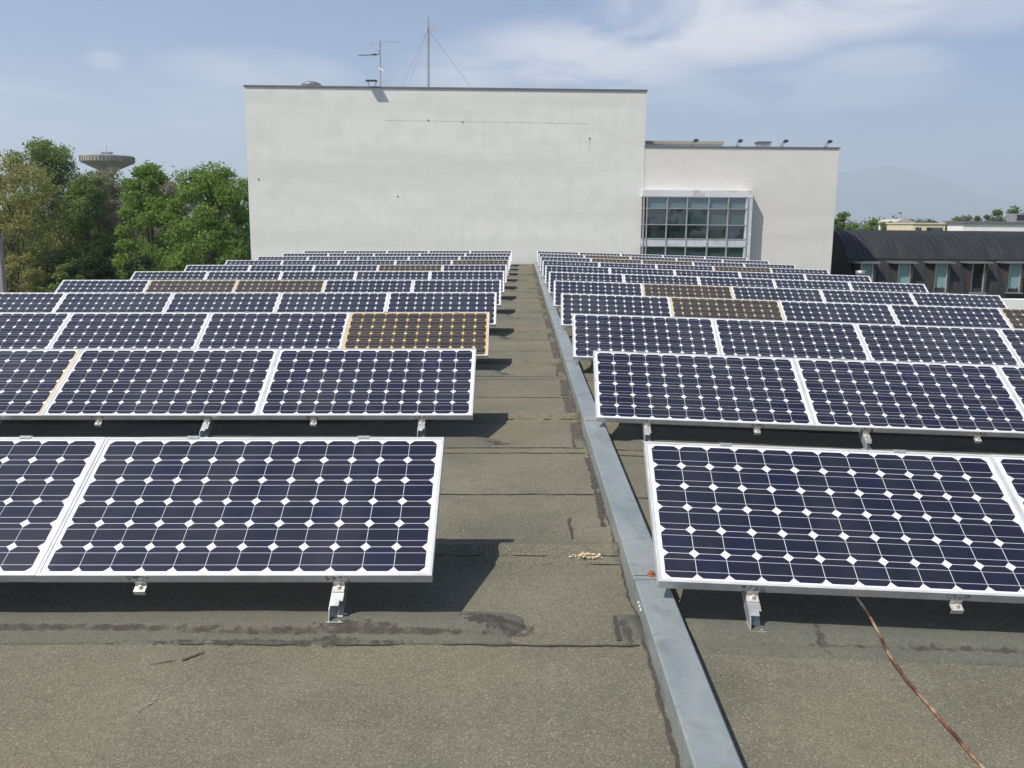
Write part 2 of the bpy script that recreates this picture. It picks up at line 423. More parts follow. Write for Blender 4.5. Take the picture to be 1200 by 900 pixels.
seam('tar_mark', [pr(213, 775), pr(227, 770), pr(240, 766)], .006, .014, 'tar', .005, .015)
seam('felt_seam', [pr(838, 742), pr(842, 755), pr(850, 763)], .008, .016)
seam('felt_seam', [pr(926, 738), pr(928, 752), pr(934, 762)], .008, .016)

# metal capping along the ridge of the roof, in lapped lengths
def capping():
    root = empty('ridge_capping', (RIDGE, 0, 0), 'long pale grey sheet metal capping running along the walkway between both panel banks', 'roof capping')
    H = .10; x0, x1 = -.008, .128
    edges = [-3.5]+[3.56+i*3.0362 for i in range(0, 11)]+[36.3]
    for i, (a, b_) in enumerate(zip(edges[:-1], edges[1:])):
        e = .006 if i % 2 else 0.0
        dx = random.uniform(-.004, .004)+.0009*a*0
        b = MB()
        prof = [(x0-e+dx, -.012), (x0-e+dx, H-.006+e), (x0+.006-e+dx, H+e), (x1-.006+e+dx, H+e), (x1+e+dx, H-.006+e), (x1+e+dx, -.012)]
        b.prism(prof, 'y', a, b_+(.05 if e else -.001))
        b.build('cap_section', M['cap'], root)
        if i < 11:
            j = MB(); j.box((.055+random.uniform(-.02, .02), b_+.035, H+e+.004), (.135, .006, .004)); j.build('joint_fold', M['darkalu'], root)
    b = MB(); b.lathe((.062, 3.60, H+.002), [(0.001, .022), (.010, .022), (.013, .018), (.013, .008), (.021, .007), (.021, 0)], 6, smooth=False)
    b.build('rusty_bolt', M['rust'], root)
    for k in range(3):
        b = MB(); b.tube([(-.016, 3.36+.035*k, .055), (-.006, 3.36+.035*k, .055)], .008, 8); b.build('screw_head', M['frame'], root)
capping()

# ---- one panel of each kind: frame, cell sheet, clamps
def cell_outline(cx_, cy_, w, h, c):
    p = []
    for sx, sy, o in ((1, -1, 0), (1, 1, 1), (-1, 1, 2), (-1, -1, 3)):
        A = (cx_+sx*(w/2-c), cy_+sy*h/2); B = (cx_+sx*w/2, cy_+sy*(h/2-c)); Q = (cx_+sx*(w/2-c*.48), cy_+sy*(h/2-c*.48))
        p += ([A, Q, B] if o in (0, 2) else [B, Q, A])
    return p
def panel_frame():
    b = MB(); rim, d = .012, .042
    X, Y = PW/2-.0015, PH
    for (x0, x1, y0, y1) in ((-X, X, 0, rim), (-X, X, Y-rim, Y), (-X, -X+rim, rim, Y-rim), (X-rim, X, rim, Y-rim)):
        b.box(((x0+x1)/2, (y0+y1)/2, -d/2), (x1-x0, y1-y0, d))
    return b
def panel_sheet():
    b = MB(); X = PW/2-.013
    b.box((0, PH/2, -.0055), (2*X, PH-.025, .005), 0)
    px_, py_, w, h = .1265, .1272, .1242, .1247
    for i in range(12):
        for j in range(6):
            c = ((i-5.5)*px_, PH/2+(j-2.5)*py_)
            pts = cell_outline(*c, w, h, .0205)
            b.add([(x, y, -.0024) for x, y in pts], [tuple(range(len(pts)))], 1)
    for j in range(6):
        for s in (-1, 1):
            y = PH/2+(j-2.5)*py_+s*.031
            b.add([(-6*px_+.004, y-.0010, -.0019), (6*px_-.004, y-.0010, -.0019), (6*px_-.004, y+.0010, -.0019), (-6*px_+.004, y+.0010, -.0019)], [(0, 1, 2, 3)], 2)
    return b
fm = panel_frame().mesh('frame', M['frame'])
SHEETS = {k: panel_sheet().mesh('cell_sheet', [M[k], M['cell'] if k == 'sheet' else M['cell_aged'], M['bus']]) for k in ('sheet', 'sheet_amber', 'sheet_yellow')}
def clip_mesh():
    b = MB()
    b.box((0, -.016, -.060), (.046, .034, .005)); b.box((0, .0, -.0465), (.046, .005, .027))
    b.box((0, -.033, -.068), (.046, .004, .02))
    b.lathe((0, -.016, -.0575), [(.011, 0), (.011, .004), (.007, .004), (.007, .012), (.001, .012)], 6, smooth=False)
    return b.mesh('lower_clip', M['clamp'])
def smudge_mat():
    m = Mat('clip_dirt', (.09, .08, .07), .9); a_ = m.rng(m.noise(70, 5, .7), .46, .62); m.l.new(m.math('MULTIPLY', a_, .75), m.b.inputs['Alpha']); return m.m
M['smudge'] = smudge_mat()
def smudge_mesh():
    b = MB(); b.add([(-.045, -.0012, -.041), (.05, -.0012, -.041), (.042, -.0012, -.004), (-.05, -.0012, -.002)], [(0, 1, 2, 3)]); return b.mesh('dirt_mark', M['smudge'])
smudge = smudge_mesh()
def tab_mesh():
    b = MB(); b.box((0, PH-.004, .0020), (.05, .014, .003)); b.box((0, PH+.004, -.02), (.06, .006, .046)); return b.mesh('upper_clip', M['darkalu'])
clip, tab = clip_mesh(), tab_mesh()
amber = {('L', 2, 0)}
yellow = {('L', 4, 2), ('L', 4, 3), ('L', 6, 1), ('L', 7, 0), ('R', 3, 1), ('R', 4, 1), ('R', 3, 4), ('R', 9, 1), ('R', 8, 1), ('R', 8, 2), ('R', 7, 3)}
ORD = ['first', 'second', 'third', 'fourth', 'fifth', 'sixth', 'seventh', 'eighth', 'ninth', 'tenth', 'eleventh']
def bracket_meshes():
    """Local frame: origin under the panel's lower edge, x along the row, y up the slope, z out of the panel."""
    beam = MB(); t = .004; W = .05; Hh = .052; y0, y1 = -.165, .80
    zt = -.063
    beam.add([(-W/2, y0, zt-Hh), (-W/2, y1, zt-Hh), (-W/2, y1, zt), (-W/2, y0+.05, zt), (-W/2+t, y0, zt-Hh), (-W/2+t, y1, zt-Hh), (-W/2+t, y1, zt), (-W/2+t, y0+.05, zt)],
             [(0, 3, 2, 1), (4, 5, 6, 7), (0, 4, 7, 3), (3, 7, 6, 2), (2, 6, 5, 1), (1, 5, 4, 0)])
    beam.box((t/2, (y0+.09+y1)/2, zt-t/2), (W-t, y1-y0-.09, t)); beam.box((t/2, (y0+.05+y1)/2, zt-Hh+t/2), (W-t, y1-y0-.05, t))
    beam.box((-.004, y0+.078, zt+.0035), (.034, .03, .004))
    return beam.mesh('inclined_beam', M['alu'])
beam_me = bracket_meshes()
def foot_mesh(h, w=.07):
    b = MB(); b.box((0, 0, .003), (w, .09, .006)); b.box((-.024, .0, h/2), (.004, .05, h)); b.box((0, .024, h/2), (.05, .004, h))
    b.lathe((.018, -.025, .006), [(.010, 0), (.010, .008), (.001, .008)], 6, smooth=False); return b
front_foot = foot_mesh(.055).mesh('front_foot', M['alu']); rear_leg = foot_mesh(.36).mesh('rear_leg', M['alu'])
for S in 'LR':
    q = ARR[S]; u, v, nn = basis(S); side = 'left' if S == 'L' else 'right'
    for r in range(NROW):
        o = row_origin(S, r)
        for j in range(NCOL):
            c = o+q['sg']*(j+.5)*(PW-.0015)*u
            key = (S, r, j)
            kind = 'sheet_amber' if key in amber else 'sheet_yellow' if key in yellow else 'sheet'
            desc = {'sheet': 'blue solar panel in a white frame', 'sheet_amber': 'amber-tinted solar panel', 'sheet_yellow': 'yellowed solar panel'}[kind]
            lab = f"{desc}, {ORD[j]} from the walkway in {'front' if r == 0 else ORD[r]} {side} row"
            e = empty('solar_panel', c, lab, 'solar panel', 'solar panels in rows on the roof')
            jit = Matrix.Rotation(random.gauss(0, .0012), 3, 'X') @ Matrix.Rotation(random.gauss(0, .001), 3, 'Y')
            R3 = Matrix((u, v, nn)).transposed() @ jit
            e.rotation_euler = R3.to_euler()
            link('frame', fm, e); link('cell_sheet', SHEETS[kind], e)
            if key == ('L', 1, 2):
                b = MB(); b.box((PW/2-.021, PH/2, -.0015), (.012, PH-.03, .003)); b.build('yellowed_edge', M['sheet_amber'], e)
            if r < 4:
                for xx in (.376, 1.17):
                    k = link('lower_clip', clip, e); k.location.x = -q['sg']*(PW/2-xx)
                    if r < 2: k = link('dirt_mark', smudge, e); k.location.x = -q['sg']*(PW/2-xx)
                    if r < 3: k = link('upper_clip', tab, e); k.location.x = -q['sg']*(PW/2-xx)
            if (r < 2 and j < 3 + r) or (r == 2 and j == 0) or (r > 2 and j == 0):
                bc = o+q['sg']*(j*PW+.376)*u
                where = f"{ORD[j]} panel from the walkway, {'front' if r == 0 else ORD[r]} {side} row"
                bt = empty('mounting_bracket', bc, f"aluminium bracket under {where}", 'bracket', 'mounting brackets under the solar panels')
                bt.rotation_euler = Matrix((u, v, nn)).transposed().to_euler()
                bo = link('inclined_beam', beam_me, bt)
                Minv = Matrix((u, v, nn)).transposed()
                for nm, me, ly in (('front_foot', front_foot, -.115), ('rear_leg', rear_leg, .72)):
                    p = bc+Minv @ Vector((0, ly, -.113))
                    cz = .034 if nm == 'front_foot' else .03
                    base_ = rz(p.x)+cz
                    f = link(nm, me, bt)
                    L = Minv.transposed()
                    hgt = .055 if nm == 'front_foot' else .36
                    sc_ = max(.2, (p.z-base_+.012)/hgt)
                    f.matrix_local = Matrix.Translation(L @ (Vector((p.x, p.y, base_))-bc)) @ L.to_4x4() @ Matrix.Diagonal((1, 1, sc_, 1))

# copper wire lying on the roof, and chips against the seam
def wire():
    m = Mat('bare_copper', rough=.38, metal=.8)
    n = m.noise(9, 4, .6, .3); m.color(m.ramp(n, [(.36, (.20, .078, .040)), (.48, (.55, .27, .14)), (.60, (.92, .68, .46))]))
    root = empty('copper_wire', (*pr(1090, 820), 0), 'bent bare copper wire lying on the felt below front right panel row', 'wire')
    P = [on_roof(*q) for q in ((1003, 720), (1012, 733), (1020, 745), (1030, 762), (1040, 776), (1062, 801), (1085, 826), (1110, 856), (1135, 884), (1160, 912))]
    P = [p+Vector((0, 0, (.07, .070, .066, .058, .036, .012, .010, .012, .009, .009)[i])) for i, p in enumerate(P)]
    off = Vector(root.location)
    b = MB(); b.tube([p-off for p in P], .0056, 8); b.build('bare_core', m.m, root)
    Q = [P[0]-off, P[0]+Vector((-.05, .10, .06))-off, P[0]+Vector((-.10, .22, .17))-off]
    b = MB(); b.tube(Q, .003, 8); b.build('grey_sheath', M['darkalu'], root)
wire()
def chips():
    m = Mat('splintered_wood', rough=.9); m.color(m.ramp(m.rnd, [(0, (.42, .29, .16)), (.5, (.60, .46, .29)), (1, (.75, .66, .50))]))
    b = MB(); c = on_roof(688, 657)
    for i in range(110):
        x = c.x+random.gauss(0, .028); y = c.y+random.gauss(0, .008); L = random.uniform(.006, .022); h = random.uniform(.002, .004)
        z = rz(x)+.012+random.uniform(0, .022)
        b.box((0, 0, 0), (L, L*random.uniform(.2, .5), h), 0, Matrix.Translation((x, y, z)) @ Matrix.Rotation(random.uniform(0, 6.3), 4, 'Z') @ Matrix.Rotation(random.gauss(0, .4), 4, 'X'))
    tag(b.build('wood_chips', m.m), 'small heap of pale wood chips on the walkway beside the metal capping', 'wood chips')
    b = MB()
    for i in range(46):
        y = random.uniform(2.2, 14); x = random.uniform(-.35-.0*y, .45) if y > 3.2 else random.choice((random.uniform(-1.8, .45), random.uniform(.7, 2)))
        L = random.uniform(.004, .012)
        b.box((0, 0, 0), (L, L*.4, .002), 0, Matrix.Translation((x, y, rz(x)+.0045)) @ Matrix.Rotation(random.uniform(0, 6.3), 4, 'Z'))
    tag(b.build('litter', m.m), 'tiny pale leaf and wood scraps scattered on the felt', 'litter', kind='stuff')
chips()

# ------------------------------------------------------------------ buildings
def stucco(name, c0, c1, c2):
    m = Mat(name, rough=.9, spec=.2)
    band = m.noise(.55, 6, .62, .2, stretch=(.16, .16, 2.2)); blot = m.noise(1.6, 6, .62); fine = m.noise(45, 4, .7)
    drip = m.noise(3.2, 4, .6, stretch=(1.6, 1.6, .10))
    c = m.ramp(band, [(.32, c0), (.5, c1), (.68, c2)])
    c = m.mix(m.rng(blot, .42, .68, 0, .55), c, c0)
    c = m.mix(m.rng(drip, .52, .75, 0, .22), c, tuple(q*.86 for q in c0))
    c = m.mix(m.rng(fine, .3, .8, 0, .16), c, tuple(q*.75 for q in c0))
    m.color(c); m.bump(fine, .35, .01); return m.m
M['stucco'] = stucco('white_stucco', (.655, .655, .605), (.725, .722, .672), (.775, .770, .720))
M['stucco_wing'] = stucco('cream_stucco', (.635, .612, .560), (.685, .662, .608), (.72, .70, .65))
M['coping'] = simple('grey_coping', (.20, .20, .21), .5, .4, .15, 8)
M['dark'] = simple('dark_plastic', (.035, .035, .037), .6, 0, .2, 10)
M['galv'] = simple('galvanised_steel', (.40, .41, .42), .45, .6, .2, 6)
M['crack'] = simple('hairline_dirt', (.47, .465, .445), .95, 0, .3, 4)
def block():
    root = empty('stucco_building', (-3, 40, GZ), 'tall windowless white stucco building rising at the far end of the roof', 'building')
    root_off = Vector(root.location)
    A = at(286, 101, 36.4); B = at(758, 107, 36.85); zt = (A.z+B.z)/2
    A2, B2 = Vector((A.x, A.y, 0)), Vector((B.x, B.y, 0)); dv = (B2-A2).normalized(); bk = Vector((-dv.y, dv.x, 0))
    D = 14.0
    b = MB(); P = [A2, B2, B2+bk*D, A2+bk*D]
    vs = [(p.x-root_off.x, p.y-root_off.y, 0) for p in P]+[(p.x-root_off.x, p.y-root_off.y, zt-.35-GZ) for p in P]
    # parapet: outer walls to the top, roof .35 m lower inside
    I = [A2+dv*.25+bk*.25, B2-dv*.25+bk*.25, B2-dv*.25+bk*(D-.25), A2+dv*.25+bk*(D-.25)]
    to = lambda p, z: (p.x-root_off.x, p.y-root_off.y, z-GZ)
    vs = [to(p, GZ) for p in P]+[to(p, zt) for p in P]+[to(p, zt) for p in I]+[to(p, zt-.35) for p in I]
    fs = [(0, 1, 5, 4), (1, 2, 6, 5), (2, 3, 7, 6), (3, 0, 4, 7)]
    fs += [(4+i, 4+(i+1) % 4, 8+(i+1) % 4, 8+i) for i in range(4)]+[(8+i, 8+(i+1) % 4, 12+(i+1) % 4, 12+i) for i in range(4)]+[(12, 13, 14, 15)]
    b.add(vs, fs); b.build('wall', M['stucco'], root, fix=False)
    # coping
    rot_ = math.atan2(dv.y, dv.x)
    b = MB()
    for a_, c_ in ((P[0], P[1]), (P[1], P[2]), (P[2], P[3]), (P[3], P[0])):
        mid = (a_+c_)/2; L = (c_-a_).length; an = math.atan2((c_-a_).y, (c_-a_).x)
        inn = Vector((-(c_-a_).y, (c_-a_).x, 0)).normalized()
        q = mid+inn*.11-root_off
        b.box((0, 0, 0), (L+.02, .30, .05), 0, Matrix.Translation((q.x, q.y, zt+.027-GZ+random.uniform(0, .002))) @ Matrix.Rotation(an, 4, 'Z'))
    b.build('coping', M['coping'], root)
    def onwall(px, py, out=.004):
        lo, hi = 30, 45
        for _ in range(40):
            Y = (lo+hi)/2; p = at(px, py, Y); s = (p-A).dot(bk)
            lo, hi = (Y, hi) if s < -out else (lo, Y)
        return at(px, py, lo)
    for px, py, rad in ((303, 210, .05), (502, 141, .045), (542, 143, .04), (691, 162, .05), (466, 230, .045), (752, 290, .06)):
        p = onwall(px, py)-root_off
        b = MB(); b.tube([p+bk*.0035, p-bk*.012], rad*.6, 10, smooth=False); b.build('wall_anchor', M['dark'], root)
    for pts, w in ((((450, 141), (560, 142.5), (690, 145)), .008), (((691, 165), (691, 178)), .012)):
        b = MB()
        for p0, p1 in zip(pts[:-1], pts[1:]):
            a_, c_ = onwall(*p0)-root_off, onwall(*p1)-root_off
            t = (c_-a_).normalized(); up = t.cross(bk)
            n_ = 24; vs = []
            for i in range(n_+1):
                p = a_+(c_-a_)*i/n_; ww = w*random.uniform(.3, .8)
                vs += [p+up*ww-bk*.002, p-up*ww-bk*.002]
            b.add(vs, [(2*i, 2*i+1, 2*i+3, 2*i+2) for i in range(n_)])
        b.build('hairline_crack', M['crack'], root)
    return A, dv, bk, zt
BA, BDV, BBK, BZT = block()
RB = BZT-.35                                   # its roof deck
def flood(name, loc, ang, w, d, h, tilt, label, group=None, mat='dark', face=None):
    t = empty(name, loc, label, 'floodlight', group, ang)
    b = MB(); Mx = Matrix.Translation((0, -.20, .16)) @ Matrix.Rotation(tilt, 4, 'X')
    b.box((0, 0, 0), (w, d, h), 0, Mx)
    for k in range(5): b.box((-w*.4+k*w*.2, 0, h*.5+.012), (.012, d*.85, .024), 0, Mx)
    b.build('lamp_housing', M[mat], t)
    b = MB(); b.box((0, 0, -h*.5-.004), (w*.88, d*.84, .006), 0, Mx); b.build('lamp_glass', M['lens'], t)
    b = MB()
    for s in (-1, 1): b.tube([(s*w*.30, .06, -.02), (s*w*.30, -.02, .10), (s*w*.42, -.16, .15)], .014, 6)
    b.box((0, .06, -.012), (w*.8, .08, .024)); b.build('bracket', M['galv'], t)
    return t
M['lens'] = Mat('lamp_glass', (.35, .37, .38), .12).m
p = at(436, 103.5, BA.y+.12); flood('floodlight', (p.x, p.y+.05, BZT+.07), .03, .42, .25, .06, .05, 'dark floodlight overhanging the tall white wall, casting a long shadow', None)
def vent_cap():
    Y = 38.5; p = at(365, 101, Y); t = empty('roof_vent', (p.x, p.y, RB), 'dark domed vent cap on the tall white building, left end', 'roof vent')
    z = at(365, 101.2, Y).z-RB; h = at(365, 95.2, Y).z-RB-z
    b = MB(); b.lathe((0, 0, 0), [(.22, 0), (.22, z)], 20); b.build('vent_pipe', M['galv'], t)
    b = MB(); b.lathe((0, 0, z), [(.20, .0), (.40, h*.1), (.42, h*.28), (.34, h*.6), (.22, h*.85), (.08, h*.98), (.001, h)], 24); b.build('dome_cap', M['coping'], t)
vent_cap()
def tv_antenna():
    Y = 39.6; p = at(446, 103, Y); t = empty('tv_antenna', (p.x, p.y, RB), 'small television aerial with side rods on the tall white building', 'antenna')
    top = at(446, 47.5, Y).z-RB; s = Y/F_PX
    b = MB(); b.tube([(0, 0, 0), (0, 0, top)], .030, 8); b.build('mast', M['galv'], t)
    def X(px): return (px-446)*s
    def Z(py): return at(446, py, Y).z-RB
    b = MB()
    b.tube([(X(434), 0, Z(50.5)), (X(440), 0, Z(51.5)), (0, 0, Z(51.5))], .014, 6); b.tube([(0, 0, Z(50)), (X(456), .1, Z(48.5)), (X(468), .25, Z(47))], .010, 6)
    for px in (438, 452, 459, 464): b.tube([(X(px), -.45, Z(49)+.02), (X(px), .45, Z(49)+.02)], .008, 5)
    b.build('upper_boom', M['galv'], t)
    b = MB(); b.tube([(X(422), 0, Z(65)), (X(441), 0, Z(64)), (0, 0, Z(63))], .016, 6)
    for k in range(7): b.tube([(X(422.5+k*2.4), -.16, Z(65)), (X(422.5+k*2.4), .16, Z(65))], .010, 5)
    b.box((X(440), 0, Z(64)), (.16, .12, .06)); b.build('yagi_boom', M['dark'], t)
    b = MB(); b.tube([(X(443), 0, Z(57)), (X(446), 0, Z(63))], .012, 6); b.tube([(X(445), 0, Z(80)), (X(450), -.1, Z(84))], .03, 6)
    b.tube([(0, 0, Z(96)), (X(457), .1, Z(94.5))], .012, 6); b.build('side_arm', M['galv'], t)
tv_antenna()
def radio_mast():
    Y = 40.5; p = at(502, 104, Y); t = empty('radio_mast', (p.x, p.y, RB), 'tall guyed steel mast with small grid aerial on the white building', 'mast')
    s = Y/F_PX; X = lambda px: (px-502)*s; Z = lambda py: at(502, py, Y).z-RB
    b = MB(); b.tube([(0, 0, 0), (0, 0, Z(36))], .058, 10); b.tube([(0, 0, Z(36)), (0, 0, Z(20))], .036, 8); b.tube([(0, 0, Z(56)), (0, 0, Z(54.5))], .07, 10)
    b.build('pole', M['galv'], t)
    b = MB()
    for k in range(7): b.tube([(X(504), 0, Z(27+k*1.6)), (X(511.5), .12, Z(27.3+k*1.5))], .007, 4)
    for k in range(4): b.tube([(X(504+k*2.5), .04*k, Z(26.8)), (X(504+k*2.5), .04*k, Z(37))], .007, 4)
    b.box((X(500), 0, Z(35.5)), (.09, .1, .22)); b.build('grid_aerial', M['alu'], t)
    for (px, dy) in ((456, .8), (482, -2.5), (570, 0.5)):
        b = MB(); b.tube([(0, 0, Z(34)), (X(px), dy, .02)], .006, 4); b.build('guy_wire', M['coping'], t)
radio_mast()

# lower wing to the right, with the glazed bay
M['mullion'] = simple('mullion_metal', (.36, .38, .39), .5, .3, .1, 3)
M['bayframe'] = simple('bay_metal', (.60, .62, .63), .5, .2, .15, 3)
def stained_fascia():
    m = Mat('bay_fascia', rough=.55); n = m.noise(1.3, 5, .6, stretch=(1, 1, .6))
    m.color(m.ramp(n, [(.40, (.60, .61, .61)), (.56, (.66, .67, .67)), (.68, (.32, .31, .29))])); return m.m
M['fascia'] = stained_fascia()
def glass(name, col, rough=.03):
    m = Mat(name, col, rough, 0, .9); m.set('IOR', 1.7); m.bump(m.noise(.6, 2), .05, .05); return m.m
M['glass'] = glass('tinted_glass', (.016, .030, .032)); M['glass_top'] = glass('sky_tint_glass', (.085, .155, .165), .06); M['glass_mid'] = glass('half_sky_tint_glass', (.035, .070, .070), .04)  # paler tints put the reflected sky into the pane colour; no blinds behind
def wing():
    Y = 36.862
    A = at(758, 107, 36.85) + Vector((.004, 0, 0)); B = at(982, 174, Y+.15); zt = (at(760, 172, Y).z+B.z)/2
    root = empty('stucco_annex', (B.x-5, Y+8, GZ), 'lower cream stucco annex with glazed bay window beside the tall block', 'building')
    off = Vector(root.location)
    D = 16
    x0, x1 = A.x, B.x
    b = MB(); b.box(((x0+x1)/2-off.x, Y+D/2-off.y, (zt-GZ)/2), (x1-x0, D, zt-GZ)); b.build('wall', M['stucco_wing'], root)
    b = MB(); b.box(((x0+x1)/2-off.x, Y+D/2-off.y, zt+.017-GZ), (x1-x0+.08, D+.08, .034)); b.build('coping', M['coping'], root)
    # set-back roof block with a beige coping
    bl, br = at(765, 165, Y+4), at(848, 165, Y+4)
    bl.x = B.x-7.4
    zb = bl.z
    b = MB(); b.box(((bl.x+br.x)/2-off.x, Y+6-off.y, (zt+.04+zb-.13)/2-GZ), (br.x-bl.x-.1, 4, zb-.13-zt-.04)); b.build('roof_block', M['stucco'], root)
    b = MB(); b.box(((bl.x+br.x)/2-off.x, Y+6-off.y, zb-.065-GZ), (br.x-bl.x, 4.1, .13)); b.build('block_coping', simple('beige_coping', (.36, .33, .27), .7), root)
    # bay
    pj = .42; Yb = Y-pj
    L = at(753.5, 222, Yb).x; Rr = at(883, 222, Yb).x; zt_ = at(820, 223, Yb).z; zg = at(820, 231, Yb).z
    bay = MB(); bay.box(((L+Rr)/2-off.x, Y-pj/2-.004-off.y, (zt_+zg)/2-GZ), (Rr-L, pj, zt_-zg)); 
    bay = bay.build('bay_window', M['fascia'], root)
    xs = [at(q, 250, Yb).x for q in (754.5, 758, 781.5, 805, 830, 853, 876)]
    zr = [zg, at(815, 244.5, Yb).z, at(815, 263.5, Yb).z, at(815, 280, Yb).z, at(815, 289, Yb).z, at(815, 308, Yb).z, GZ+2]
    b = MB(); b.box(((L+Rr)/2-off.x, Yb+.30-off.y, (zg+GZ+2)/2-GZ), (Rr-L-.06, .25, zg-GZ-2)); b.build('bay_core', M['dark'], bay)
    b = MB(); b.box((Rr-.13-off.x, Y-pj/2-.004-off.y, (zg+GZ+2)/2-GZ), (.26, pj-.02, zg-GZ-2)); b.build('side_panel', M['bayframe'], bay)
    b = MB(); b.box(((L+Rr)/2-.13-off.x, Yb+.08-off.y, (zr[3]+zr[4])/2-GZ), (Rr-L-.27, .14, zr[3]-zr[4])); b.build('spandrel', M['bayframe'], bay)
    b = MB()
    for x in xs: b.box((x-off.x, Yb+.05-off.y, (zg+GZ+2)/2-GZ), (.045, .14, zg-GZ-2))
    for z in (zr[0], zr[1], zr[2], zr[3], zr[4], zr[5]): b.box(((L+xs[-1])/2-off.x, Yb+.054-off.y, z-GZ), (xs[-1]-L, .12, .04))
    b.build('mullion', M['mullion'], bay)
    for i in range(1, len(xs)-1):
        for k, mt in ((0, 'glass_top'), (1, 'glass_mid' if i > 2 else 'glass'), (2, 'glass'), (4, 'glass_mid')):
            b = MB(); an = random.gauss(0, .004); an2 = random.gauss(0, .004)
            b.box((0, 0, 0), (xs[i+1]-xs[i]-.07, .02, zr[k]-zr[k+1]-.055), 0, Matrix.Translation(((xs[i]+xs[i+1])/2-off.x, Yb+.10-off.y, (zr[k]+zr[k+1])/2-GZ)) @ Matrix.Rotation(an, 4, 'Z') @ Matrix.Rotation(an2, 4, 'X'))
            b.build('pane', M[mt], bay)
    lw = MB(); lw.box((at(914, 200, Y).x-off.x, Y-.003-off.y, at(914, 198, Y).z-GZ), (.30, .008, 1.0))
    # roof furniture
    names_ = ['leftmost', 'second', 'third', 'rightmost']
    lab = ['leftmost of four dark floodlights, in front of the beige coped roof block', 'dark floodlight on the annex roof just right of the beige coped block',
           'dark floodlight on the annex roof just right of the square vent box', 'dark floodlight on the annex roof near its outer right corner']
    for px, tx in zip((812, 864.5, 917, 968.5), lab):
        q = at(px, 171, Y+.25); flood('floodlight', (q.x, q.y, zt+.09), random.uniform(.1, .5), .16, .13, .06, -.5, tx, 'floodlights on the annex roof')
    q = at(894, 170, Y+2); t = empty('vent_box', (q.x, q.y, zt+.065), 'squat grey vent box on the annex roof between two floodlights', 'vent box')
    b = MB(); b.box((0, 0, .14), (.50, .5, .28)); b.build('housing', M['galv'], t)
    b = MB(); b.box((0, 0, .31), (.58, .58, .05)); b.build('lid', M['coping'], t)
    return x1, zt
WX, WZ = wing()

